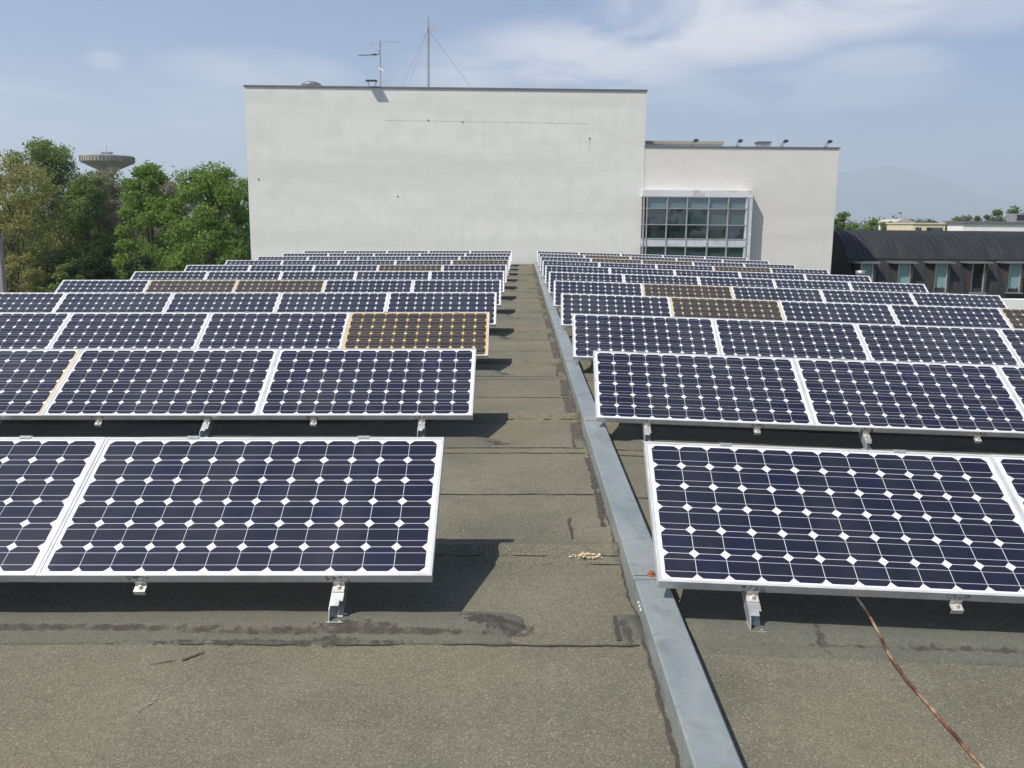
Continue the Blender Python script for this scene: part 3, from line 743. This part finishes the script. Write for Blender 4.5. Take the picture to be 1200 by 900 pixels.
# black vaulted building with dormers
def ribbed():
    m = Mat('dark_zinc', rough=.5, metal=.35); n = m.noise(1.2, 6, .62, .2, stretch=(3, .6, .6)); f = m.noise(9, 4, .65, stretch=(2.5, .5, .5))
    c = m.ramp(n, [(.3, (.026, .026, .027)), (.55, (.038, .038, .038)), (.75, (.056, .054, .052))])
    c = m.mix(m.rng(f, .58, .8, 0, .35), c, (.13, .115, .095)); m.color(c); return m.m
M['zinc'] = ribbed()
M['bronze'] = simple('brown_zinc', (.052, .048, .044), .6, .2, .25, 3)
M['white'] = simple('white_render', (.78, .77, .73), .85, 0, .05, 1)
def vault():
    Yc, R = 41.3, 3.05
    ridge = at(1080, 270.5, Yc).z; zc = ridge-R
    x0 = (993-611)/F_PX*38.3; x1 = (1180-611)/F_PX*Yc+.35
    root = empty('vaulted_building', (x0+5, Yc, GZ), 'low building with dark barrel vault roof and dormers, right of the annex', 'building')
    off = Vector(root.location)
    N = 40; b = MB(); vs = []; fs = []
    for x in (x0, x1):
        vs += [(x-off.x, Yc-R*math.cos(PI*i/N)-off.y, zc+R*math.sin(PI*i/N)-GZ) for i in range(N+1)]
    fs = [(i, i+1, N+2+i, N+1+i) for i in range(N)]; b.add(vs, fs, 0, True)
    k = int((x1-x0)/.24)
    for j in range(k+1):
        x = x0+.02+(x1-x0-.04)*j/k
        for i in range(N):
            a0, a1 = PI*i/N, PI*(i+1)/N; q = []
            for a in (a0, a1):
                for rr in (R-.01, R+.018): q += [(x-.014-off.x, Yc-rr*math.cos(a)-off.y, zc+rr*math.sin(a)-GZ), (x+.014-off.x, Yc-rr*math.cos(a)-off.y, zc+rr*math.sin(a)-GZ)]
            b.add(q, [(0, 2, 6, 4), (1, 5, 7, 3), (2, 3, 7, 6)])
    b.build('vault_roof', M['zinc'], root, fix=False)
    # gable ends and the horizontal flashing above the dormers
    for x in (x0+.05, x1-.05):
        g = MB(); g.add([(x-off.x, Yc-(R-.04)*math.cos(PI*i/N)-off.y, zc+(R-.04)*math.sin(PI*i/N)-GZ) for i in range(N+1)], [tuple(range(N+1))]); g.build('gable_wall', M['zinc'], root, fix=False)
    a = .66; f = MB(); f.box(((x0+x1)/2-off.x, Yc-(R+.03)*math.cos(a)-off.y, zc+(R+.03)*math.sin(a)-GZ), (x1-x0, .05, .07)); f.build('flashing', M['bronze'], root)
    w = MB(); w.box(((x0+x1)/2-off.x, Yc-off.y, (zc-.02-GZ)/2), (x1-x0-.2, 2*R-.3, zc-.02-GZ)); w.build('wall', M['white'], root)
    e = MB(); e.box(((x0+x1)/2-off.x, Yc-R-.05-off.y, zc-.06-GZ), (x1-x0+.1, .25, .12)); e.build('eaves', M['bronze'], root)
    w2 = MB(); pz = at(1190, 350.5, 37.6).z; w2.box(((x0+x1)/2-off.x, Yc-R-.62-off.y, pz-2.0-GZ), (x1-x0+.1, .5, 4.0)); w2.build('white_parapet', M['white'], root)
    for i, px in enumerate((1016, 1060, 1103.5, 1147, 1190)):
        Yf = 38.2
        c = at(px, 325, Yf); top = at(px, 309, Yf).z; bot = at(px, 342.5, Yf).z
        W = .50; t = .06
        d = empty('dormer', (0, 0, 0)); d.parent = root
        # cheeks reach back into the vault, splayed outwards at the foot as in the photo
        for s, ex in ((-1, .22), (1, .12)):
            xa = c.x+s*(W/2+.03); xb = c.x+s*(W/2+ex)
            q = [(xa-off.x, Yf-off.y, bot-GZ), (xa-off.x, Yf-off.y, top-GZ), (xb-off.x, Yf+1.15-off.y, top-GZ), (xb-off.x, Yf+1.15-off.y, bot-GZ)]
            q2 = [(x+s*t, y, z) for x, y, z in q]
            cm = MB(); cm.add(q+q2, [(0, 1, 2, 3), (7, 6, 5, 4), (0, 4, 5, 1), (1, 5, 6, 2), (2, 6, 7, 3), (3, 7, 4, 0)]); cm.build('cheek', M['bronze'], d)
        h = MB(); h.box((c.x-.03-off.x, Yf+.64-off.y, top+.04-GZ), (W+.52, 1.5, .075)); h.build('hood', M['coping'], d)
        h = MB(); h.box((c.x-off.x, Yf+.02-off.y, bot-.03-GZ), (W+.2, .16, .06)); h.build('sill', M['coping'], d)
        fr = MB()
        for s in (-1, 1): fr.box((c.x+s*(W/2-.0)-off.x, Yf+.10-off.y, (top+bot)/2-GZ), (.05, .05, top-bot))
        fr.build('window_frame', M['alu'], d)
        p_ = MB(); p_.box((c.x-off.x, Yf+.14-off.y, (top+bot)/2-GZ), (W-.05, .02, top-bot-.02)); p_.build('pane', M['dorm_dark'] if i == 3 else M['dorm'], d)
    q = at(1008, 326, 37.6); tz = at(1008, 316.5, 37.6).z
    t = empty('flue', (q.x, q.y, zc-1.0), 'short pale metal flue pipe in front of the leftmost dormer', 'flue')
    b = MB(); b.tube([(0, 0, -6), (0, 0, tz-zc+.80)], .16, 14); b.build('pipe', M['galv'], t)
    b = MB(); b.lathe((0, 0, tz-zc+.84), [(.001, .16), (.20, .13), (.20, 0), (.17, -.05)], 14); b.build('cowl', M['galv'], t)
M['dorm'] = glass('pale_dormer_glass', (.20, .32, .32), .08); M['dorm_dark'] = glass('dark_dormer_glass', (.01, .012, .016), .05)
vault()

# ------------------------------------------------------------------ ground, far hill, far buildings, tower, post
def ground():
    m = Mat('fields', rough=.95, spec=.2)
    n = m.noise(.004, 5, .6); f = m.noise(.05, 4, .6)
    c = m.ramp(n, [(.35, (.050, .075, .026)), (.5, (.085, .095, .042)), (.65, (.13, .115, .07))]); c = m.mix(m.rng(f, .4, .7, 0, .5), c, (.055, .075, .03))
    m.color(c)
    b = MB(); S = 15900; b.add([(-S, -S, GZ-.02), (S, -S, GZ-.02), (S, S, GZ-.02), (-S, S, GZ-.02)], [(0, 1, 2, 3)])
    tag(b.build('ground', m.m, fix=False), kind='structure')
ground()
def hill():
    m = Mat('forested_hill', rough=1.0, spec=.1); n = m.noise(.003, 6, .6); m.color(m.ramp(n, [(.35, (.03, .05, .02)), (.65, (.08, .09, .05))]))
    D = 14000; b = MB(); nx, ny = 70, 14; vs = []; fs = []
    px0 = -200
    rng = np.random.RandomState(4); ph = rng.rand(6)*6.28
    keys = [(820, 232), (900, 212), (980, 199), (1030, 196), (1065, 203), (1100, 215), (1140, 226), (1180, 236), (1230, 246), (1330, 258), (1450, 262)]
    kx = [k[0] for k in keys]; kz = [at(k[0], k[1], D).z for k in keys]; kX = [at(k[0], 260, D).x for k in keys]
    for i in range(nx+1):
        x = kX[0]+(kX[-1]-kX[0])*i/nx; h = float(np.interp(x, kX, kz)); h = max(5, h+sum(math.sin(x*.0024*(q+1)+ph[q])*15/(q+1) for q in range(5)))
        if i in (0, nx): h = 0
        for j in range(ny+1):
            t = j/ny; prof = math.sin(PI*min(1, max(0, t)))**.9
            vs.append((x, D-1500+3000*t, GZ-.5+h*prof*(1+.05*math.sin(x*.0035+j))))
    for i in range(nx):
        for j in range(ny): fs.append((i*(ny+1)+j, (i+1)*(ny+1)+j, (i+1)*(ny+1)+j+1, i*(ny+1)+j+1))
    b.add(vs, fs, 0, True); tag(b.build('hill', m.m), kind='structure')
hill()
def tower():
    Y = 320.; s = Y/F_PX
    c = at(126, 190, Y); t = empty('water_tower', (c.x, c.y, GZ), 'mushroom shaped concrete water tower showing above the left trees', 'water tower')
    z = lambda py: at(126, py, Y).z-GZ
    R = 29*s
    m = Mat('tower_concrete', rough=.85); n = m.noise(.5, 5, .6, stretch=(1, 1, .4)); m.color(m.ramp(n, [(.35, (.22, .205, .175)), (.65, (.36, .345, .305))]))
    b = MB(); b.lathe((0, 0, 0), [(1.9, 0), (1.8, z(206)), (3.2, z(199.5)), (R*.93, z(191.5))], 40); b.build('shaft', m.m, t)
    b = MB(); N = 48; vs = []; fs = []
    b.lathe((0, 0, 0), [(R*.93, z(191.5)), (R, z(190)), (R, z(183.5)), (R*.96, z(182.6)), (.01, z(182.2))], 48, smooth=False)
    for k in range(N): b.box((0, 0, 0), (.35, .25, z(184)-z(190)), 0, Matrix.Rotation(2*PI*k/N, 4, 'Z') @ Matrix.Translation((0, R+.05, (z(184)+z(190))/2)))
    b.build('tank', m.m, t)
    b = MB(); b.box((0, 0, (z(182)+z(179))/2), (2.6, 2.6, z(179)-z(182))); b.box((0, 0, z(178.8)), (3.2, 3.2, .3)); b.tube([(0, 0, z(179)), (0, 0, z(171))], .09, 6); b.build('roof_cabin', M['galv'], t)
tower()
def post():
    c = at(0.5, 300, 26); zt = at(0, 277, 26).z; t = empty('concrete_post', (c.x, c.y, GZ), 'grey concrete post at the left edge in front of the trees', 'post')
    b = MB(); b.box((-.04, 0, (zt-GZ)/2), (.2, .2, zt-GZ)); b.build('shaft', simple('post_concrete', (.30, .29, .27), .9, 0, .2, 5), t, bevel=.02)
    b = MB(); b.box((-.04, 0, zt-GZ+.03), (.26, .26, .06)); b.build('cap', M['coping'], t)
post()
def small_house(name, px0, px1, py0, Y, depth, wall, label, roofed=None, windows=()):
    A, B = at(px0, py0, Y), at(px1, py0, Y); t = empty(name, ((A.x+B.x)/2, Y, GZ), label, 'building')
    W = B.x-A.x; H = A.z-GZ
    b = MB(); b.box((0, depth/2, H/2), (W, depth, H)); b.build('wall', wall, t)
    if roofed:
        b = MB(); b.prism([(-W/2-.5, H-.02), (W/2+.5, H-.02), (W*.2, H+roofed), (-W*.2, H+roofed)], 'y', -.4, depth+.4); b.build('roof', M['tile'], t)
    else:
        b = MB(); b.box((0, depth/2, H+.12), (W+.3, depth+.3, .24)); b.build('roof_edge', M['coping'] if name == 'white_hall' else wall, t)
    for (a0, a1, y0, y1) in windows:
        p0, p1 = at(a0, y0, Y), at(a1, y1, Y)
        f = MB(); f.box(((p0.x+p1.x)/2-t.location.x, -.02, (p0.z+p1.z)/2-GZ), (p1.x-p0.x, .12, p0.z-p1.z)); f.build('window', M['glass'], t)
    return t
M['tile'] = simple('pale_roof_tile', (.42, .38, .35), .8, 0, .15, 1)
M['cream'] = simple('cream_render', (.66, .58, .38), .85, 0, .05, .4)
small_house('apartment_block', 1070, 1108, 262.5, 170, 12, M['cream'], 'small cream coloured block showing above the dark vault roof', windows=((1073, 1079, 266.5, 272), (1086, 1104, 266.5, 272)))
small_house('distant_house', 1051, 1069, 260.5, 240, 12, M['white'], 'pale distant house with shallow roof left of the cream block', roofed=.9, windows=((1054, 1057, 262, 265), (1061, 1064, 262, 265)))
wh = small_house('white_hall', 1129, 1235, 262, 95, 3.5, M['white'], 'long white flat building behind the right end of the vault roof')
def rooftop_unit():
    q = at(1194, 262, 97); t = empty('rooftop_unit', (q.x, q.y, wh.children[0].dimensions.z*0+at(1129, 262, 95).z+.24), 'grey air handling unit standing on the long white flat building', 'rooftop unit')
    b = MB(); b.box((0, 0, .42), (1.9, 1.6, .84)); b.build('casing', M['galv'], t); b = MB(); b.box((-.25, -.81, .42), (.9, .03, .6)); b.build('grille', M['dark'], t)
rooftop_unit()

# ------------------------------------------------------------------ trees
def leaf_mat(name, dark, mid, lite):
    m = Mat(name, mid, .55, 0, .3)
    n = m.noise(.55, 3, .5); r = m.math('ADD', m.math('MULTIPLY', n, .62), m.math('MULTIPLY', m.rnd, .42))
    c = m.ramp(r, [(.25, dark), (.5, mid), (.78, lite)]); m.color(c)
    tr = m.n.new('ShaderNodeBsdfTranslucent'); m.l.new(c, tr.inputs[0])
    mx = m.n.new('ShaderNodeMixShader'); mx.inputs[0].default_value = .55
    out = [n_ for n_ in m.n if n_.type == 'OUTPUT_MATERIAL'][0]
    m.l.new(m.b.outputs[0], mx.inputs[1]); m.l.new(tr.outputs[0], mx.inputs[2]); m.l.new(mx.outputs[0], out.inputs[0])
    return m.m
LEAF = {'green': leaf_mat('spring_green_leaf', (.115, .190, .036), (.190, .295, .060), (.280, .390, .095)),
        'deep': leaf_mat('deep_green_leaf', (.080, .138, .030), (.135, .215, .048), (.210, .290, .075)),
        'olive': leaf_mat('olive_leaf', (.105, .155, .040), (.170, .235, .064), (.245, .315, .098)),
        'gold': leaf_mat('golden_brown_leaf', (.190, .205, .058), (.285, .290, .088), (.375, .350, .135)),
        'twig': leaf_mat('budding_twig', (.190, .175, .120), (.280, .255, .185), (.360, .330, .245)),
        'shade': leaf_mat('shaded_shrub_leaf', (.020, .034, .012), (.036, .056, .018), (.062, .086, .028)),  # shade at the foot of the trees, put into the shrubs' leaf colour
        'far': leaf_mat('far_leaf', (.050, .075, .028), (.085, .120, .042), (.130, .165, .060))}
M['bark'] = simple('bark', (.10, .082, .066), .95, 0, .3, 4)
def leaf_mesh(name, pts, size, rng, mat, droop=.25):
    n = len(pts)
    a = rng.normal(size=(n, 3)); a /= np.linalg.norm(a, axis=1)[:, None]
    b = rng.normal(size=(n, 3)); b -= a*(a*b).sum(1)[:, None]; b /= np.linalg.norm(b, axis=1)[:, None]
    s = size*.70*rng.uniform(.55, 1.35, (n, 1))
    A = a*s; B = b*s*rng.uniform(.35, .7, (n, 1))
    v = np.empty((n, 4, 3)); v[:, 0] = pts-A; v[:, 1] = pts+B-A*.1; v[:, 2] = pts+A; v[:, 3] = pts-B-A*.1
    me = bpy.data.meshes.new(name)
    me.vertices.add(4*n); me.vertices.foreach_set('co', v.reshape(-1).astype(np.float32))
    me.loops.add(4*n); me.loops.foreach_set('vertex_index', np.arange(4*n, dtype=np.int32))
    me.polygons.add(n); me.polygons.foreach_set('loop_start', np.arange(0, 4*n, 4, dtype=np.int32))
    me.materials.append(mat); me.update(calc_edges=True); me.validate()
    return me
def tree(label, px, Y, py_top, width_px, leaf, seed, nleaf=9000, low=.18, size=.15, clumps=46, name='broadleaf_tree', group=None, open_=.0, fork=5, zbase=None, shape=1.0):
    rng = np.random.RandomState(seed)
    zb = GZ if zbase is None else zbase
    c = at(px, 260, Y); top = at(px, py_top, Y).z; H = top-zb; Wd = width_px/F_PX*Y/2
    t = empty(name, (c.x, c.y, zb), label, 'tree', group)
    lo = H*low; cc = []
    mz, hz_ = (lo+H)/2, (H-lo)/2
    nsh = int(clumps*.72)
    for i in range(clumps):
        if i < nsh:                                   # clumps spread evenly over the outside of the crown
            u = 1-2*(i+.5)/nsh; g = i*2.39996+rng.normal(0, .25); rr = rng.uniform(.58, 1.02)
        else:
            u = rng.uniform(-1, 1); g = rng.uniform(0, 6.28); rr = rng.uniform(.1, .6)
        h_ = (max(0.0, 1-abs(u)**2.3))**.5
        cc.append((Wd*rr*h_*math.cos(g)+rng.normal(0, .05*Wd), Wd*rr*h_*math.sin(g)+rng.normal(0, .05*Wd), mz+hz_*u*(.74+.2*rr)+rng.normal(0, .03*hz_)))
    cc = np.array(cc)
    rad = rng.uniform(.6, 1.15, len(cc))*Wd*.31
    per = int(nleaf*2.7)//len(cc); pts = []
    for p_, r_ in zip(cc, rad):
        d = rng.normal(size=(per, 3)); d /= np.linalg.norm(d, axis=1)[:, None]
        rr = r_*(rng.uniform(.25, 1.0, per)**.55)*(1+.35*rng.normal(size=per)*.6)
        sub = d*rr[:, None]*[1.05, 1.05, .82]
        keep = np.sin(d[:, 0]*5+p_[0])+np.sin(d[:, 1]*6+p_[1]*2)+np.sin(d[:, 2]*5+p_[2]) > -1.2+open_*2
        pts.append((p_+sub)[keep])
    pts = np.concatenate(pts); pts = pts[pts[:, 2] < H+.1*size]
    link('crown', leaf_mesh('crown', pts, size, rng, LEAF[leaf]), t)
    b = MB(); r0 = max(.10, H*.013)
    ax = rng.normal(0, .02*H, (6, 2)); ax[0] = 0
    zs = [0, H*.15, H*.32, H*.5, H*.68, H*.84]
    path = [Vector((ax[i, 0]*i/5, ax[i, 1]*i/5, zs[i])) for i in range(6)]
    b.tube(path, [r0*1.25, r0, r0*.82, r0*.6, r0*.36, r0*.12], 7)
    idx = rng.permutation(len(cc))[:max(fork, len(cc)//2)]
    for i in idx:
        e = Vector(cc[i]); k = min(4, max(1, int(e.z/H*5)-1)); s0 = path[k]
        if s0.z > e.z: s0 = path[max(1, k-1)]
        mid = s0.lerp(e, .55)+Vector((0, 0, -.04*H*rng.rand()))
        rb = r0*(.36 if k < 3 else .24)
        b.tube([s0, mid, e], [rb, rb*.6, rb*.15], 5)
        for _ in range(3):
            e2 = e+Vector(rng.normal(0, rad[i]*.6, 3)); e2.z = min(e2.z, H*.955); b.tube([mid.lerp(e, .5), e2], [rb*.28, rb*.08], 4, caps=False)
    b.build('trunk', M['bark'], t, fix=False)
    return t
G1 = 'trees left of the white building'
tree('golden brown tree at the left edge with thin young leaves', 14, 74, 177, 118, 'gold', 11, 13000, .10, .15, 74, group=G1, open_=.05)
tree('tallest airy green tree rising behind the golden brown one', 56, 84, 157, 92, 'olive', 12, 13000, .15, .16, 76, group=G1, open_=.0)
tree('olive tree with bare grey twigs just under the water tower', 102, 80, 197, 62, 'olive', 13, 12000, .12, .14, 74, group=G1, open_=.0)
tree('nearly bare brownish tree right of the water tower', 128, 88, 196, 66, 'twig', 14, 12000, .2, .13, 72, group=G1, open_=.05)
tree('bright green leaning tree with visible dark limbs, right of water tower', 175, 72, 185, 80, 'green', 15, 13000, .22, .15, 54, group=G1, open_=.0)
tree('wide dense deep green tree beside the white wall', 247, 70, 188, 104, 'green', 16, 19000, .08, .15, 84, group=G1, open_=-.2)
tree('narrow green tree touching the white wall edge', 286, 80, 205, 54, 'deep', 17, 7500, .1, .16, 40, group=G1)
tree('brown twiggy tree between the two bright green trees', 205, 90, 201, 56, 'twig', 18, 4800, .2, .14, 38, group=G1, open_=.3)
tree('dark background tree behind the golden brown tree', -12, 100, 188, 100, 'deep', 19, 8500, .05, .2, 52, group=G1)
tree('dark background tree behind the airy tall tree', 62, 104, 190, 100, 'deep', 20, 9000, .05, .2, 52, group=G1)
tree('shaded background tree in the gap under the water tower', 122, 102, 200, 90, 'deep', 21, 9000, .05, .2, 52, group=G1)
tree('dark background tree behind the bright green tree', 185, 104, 203, 90, 'deep', 22, 9000, .05, .2, 52, group=G1)
tree('dark background tree behind the wide dense tree', 262, 104, 200, 84, 'deep', 23, 9000, .05, .2, 52, group=G1)
G2 = 'shrubs at the foot of the left trees'
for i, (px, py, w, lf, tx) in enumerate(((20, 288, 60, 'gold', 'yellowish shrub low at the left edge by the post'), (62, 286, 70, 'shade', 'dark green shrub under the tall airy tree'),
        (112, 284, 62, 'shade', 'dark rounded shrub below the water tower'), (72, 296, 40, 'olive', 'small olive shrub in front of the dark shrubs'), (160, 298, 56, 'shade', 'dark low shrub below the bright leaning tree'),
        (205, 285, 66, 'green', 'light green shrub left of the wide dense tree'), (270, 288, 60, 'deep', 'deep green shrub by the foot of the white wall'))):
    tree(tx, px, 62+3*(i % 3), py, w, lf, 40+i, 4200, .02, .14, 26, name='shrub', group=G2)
G3 = 'trees beyond the vault roof'
for i, (px, Y, py, w, lf, tx) in enumerate(((984, 150, 248, 36, 'deep', 'rounded dark tree just right of the annex wall'), (1019, 140, 256, 26, 'green', 'light green round tree above the left end of the vault'),
        (1000, 130, 258, 22, 'green', 'small bright tree close to the annex corner'), (1040, 190, 256, 26, 'olive', 'olive tree left of the distant pale house'),
        (1086, 260, 256, 40, 'far', 'broad far tree behind the cream block'), (1118, 190, 251, 28, 'olive', 'olive tree between cream block and white hall'),
        (1133, 210, 249, 30, 'twig', 'brownish tree behind the left end of the white hall'), (1152, 180, 249, 26, 'olive', 'middle olive tree behind the white hall'),
        (1181, 160, 241, 40, 'deep', 'tall dark round tree behind the white hall'), (1206, 150, 243, 40, 'deep', 'dark tree cut by the right edge of the picture'),
        (1166, 240, 250, 36, 'far', 'far green tree left of the tall dark round tree'), (1062, 300, 257, 40, 'far', 'far tree behind the pale house'))):
    tree(tx, px, Y, py, w, lf, 60+i, 3600, .1, .30, 30, group=G3)
def far_wood():
    rng = np.random.RandomState(5); pts = []
    def belt(a0, a1, r0, r1, n, h0, h1):
        for _ in range(n):
            a = rng.uniform(a0, a1); r = rng.uniform(r0, r1); h = rng.uniform(h0, h1); w = rng.uniform(2.5, 5)
            c = np.array([r*math.sin(a), r*math.cos(a), GZ])
            k = 90; d = rng.normal(size=(k, 3)); d /= np.linalg.norm(d, axis=1)[:, None]
            pts.append(c+np.array([0, 0, h*.55])+d*[w, w, h*.45]*rng.uniform(.6, 1.05, (k, 1)))
    belt(.25, .95, 330, 900, 900, 11, 17); belt(-.9, -.25, 130, 300, 240, 8, 14); belt(2.2, 4.1, 60, 130, 260, 9, 15)
    tag(link('far_wood', leaf_mesh('far_wood', np.concatenate(pts), .9, rng, LEAF['far'])), 'far belt of woodland on the plain beyond the buildings', 'wood', kind='stuff')
far_wood()

# ------------------------------------------------------------------ the hazy air over the plain
def haze():
    m = bpy.data.materials.new('haze_air'); m.use_nodes = True; nt = m.node_tree; nt.nodes.clear()
    o = nt.nodes.new('ShaderNodeOutputMaterial'); v = nt.nodes.new('ShaderNodeVolumePrincipled')
    v.inputs['Color'].default_value = (.83, .90, 1.0, 1); v.inputs['Density'].default_value = .00018; v.inputs['Anisotropy'].default_value = .25
    nt.links.new(v.outputs[0], o.inputs['Volume'])
    b = MB(); b.box((0, 0, (900+GZ-1.2)/2), (2*16000, 2*16000, 900-GZ+1.2)); ob = b.build('haze', m)
    tag(ob, 'pale bluish haze hanging over the plain', 'haze', kind='stuff')
haze()
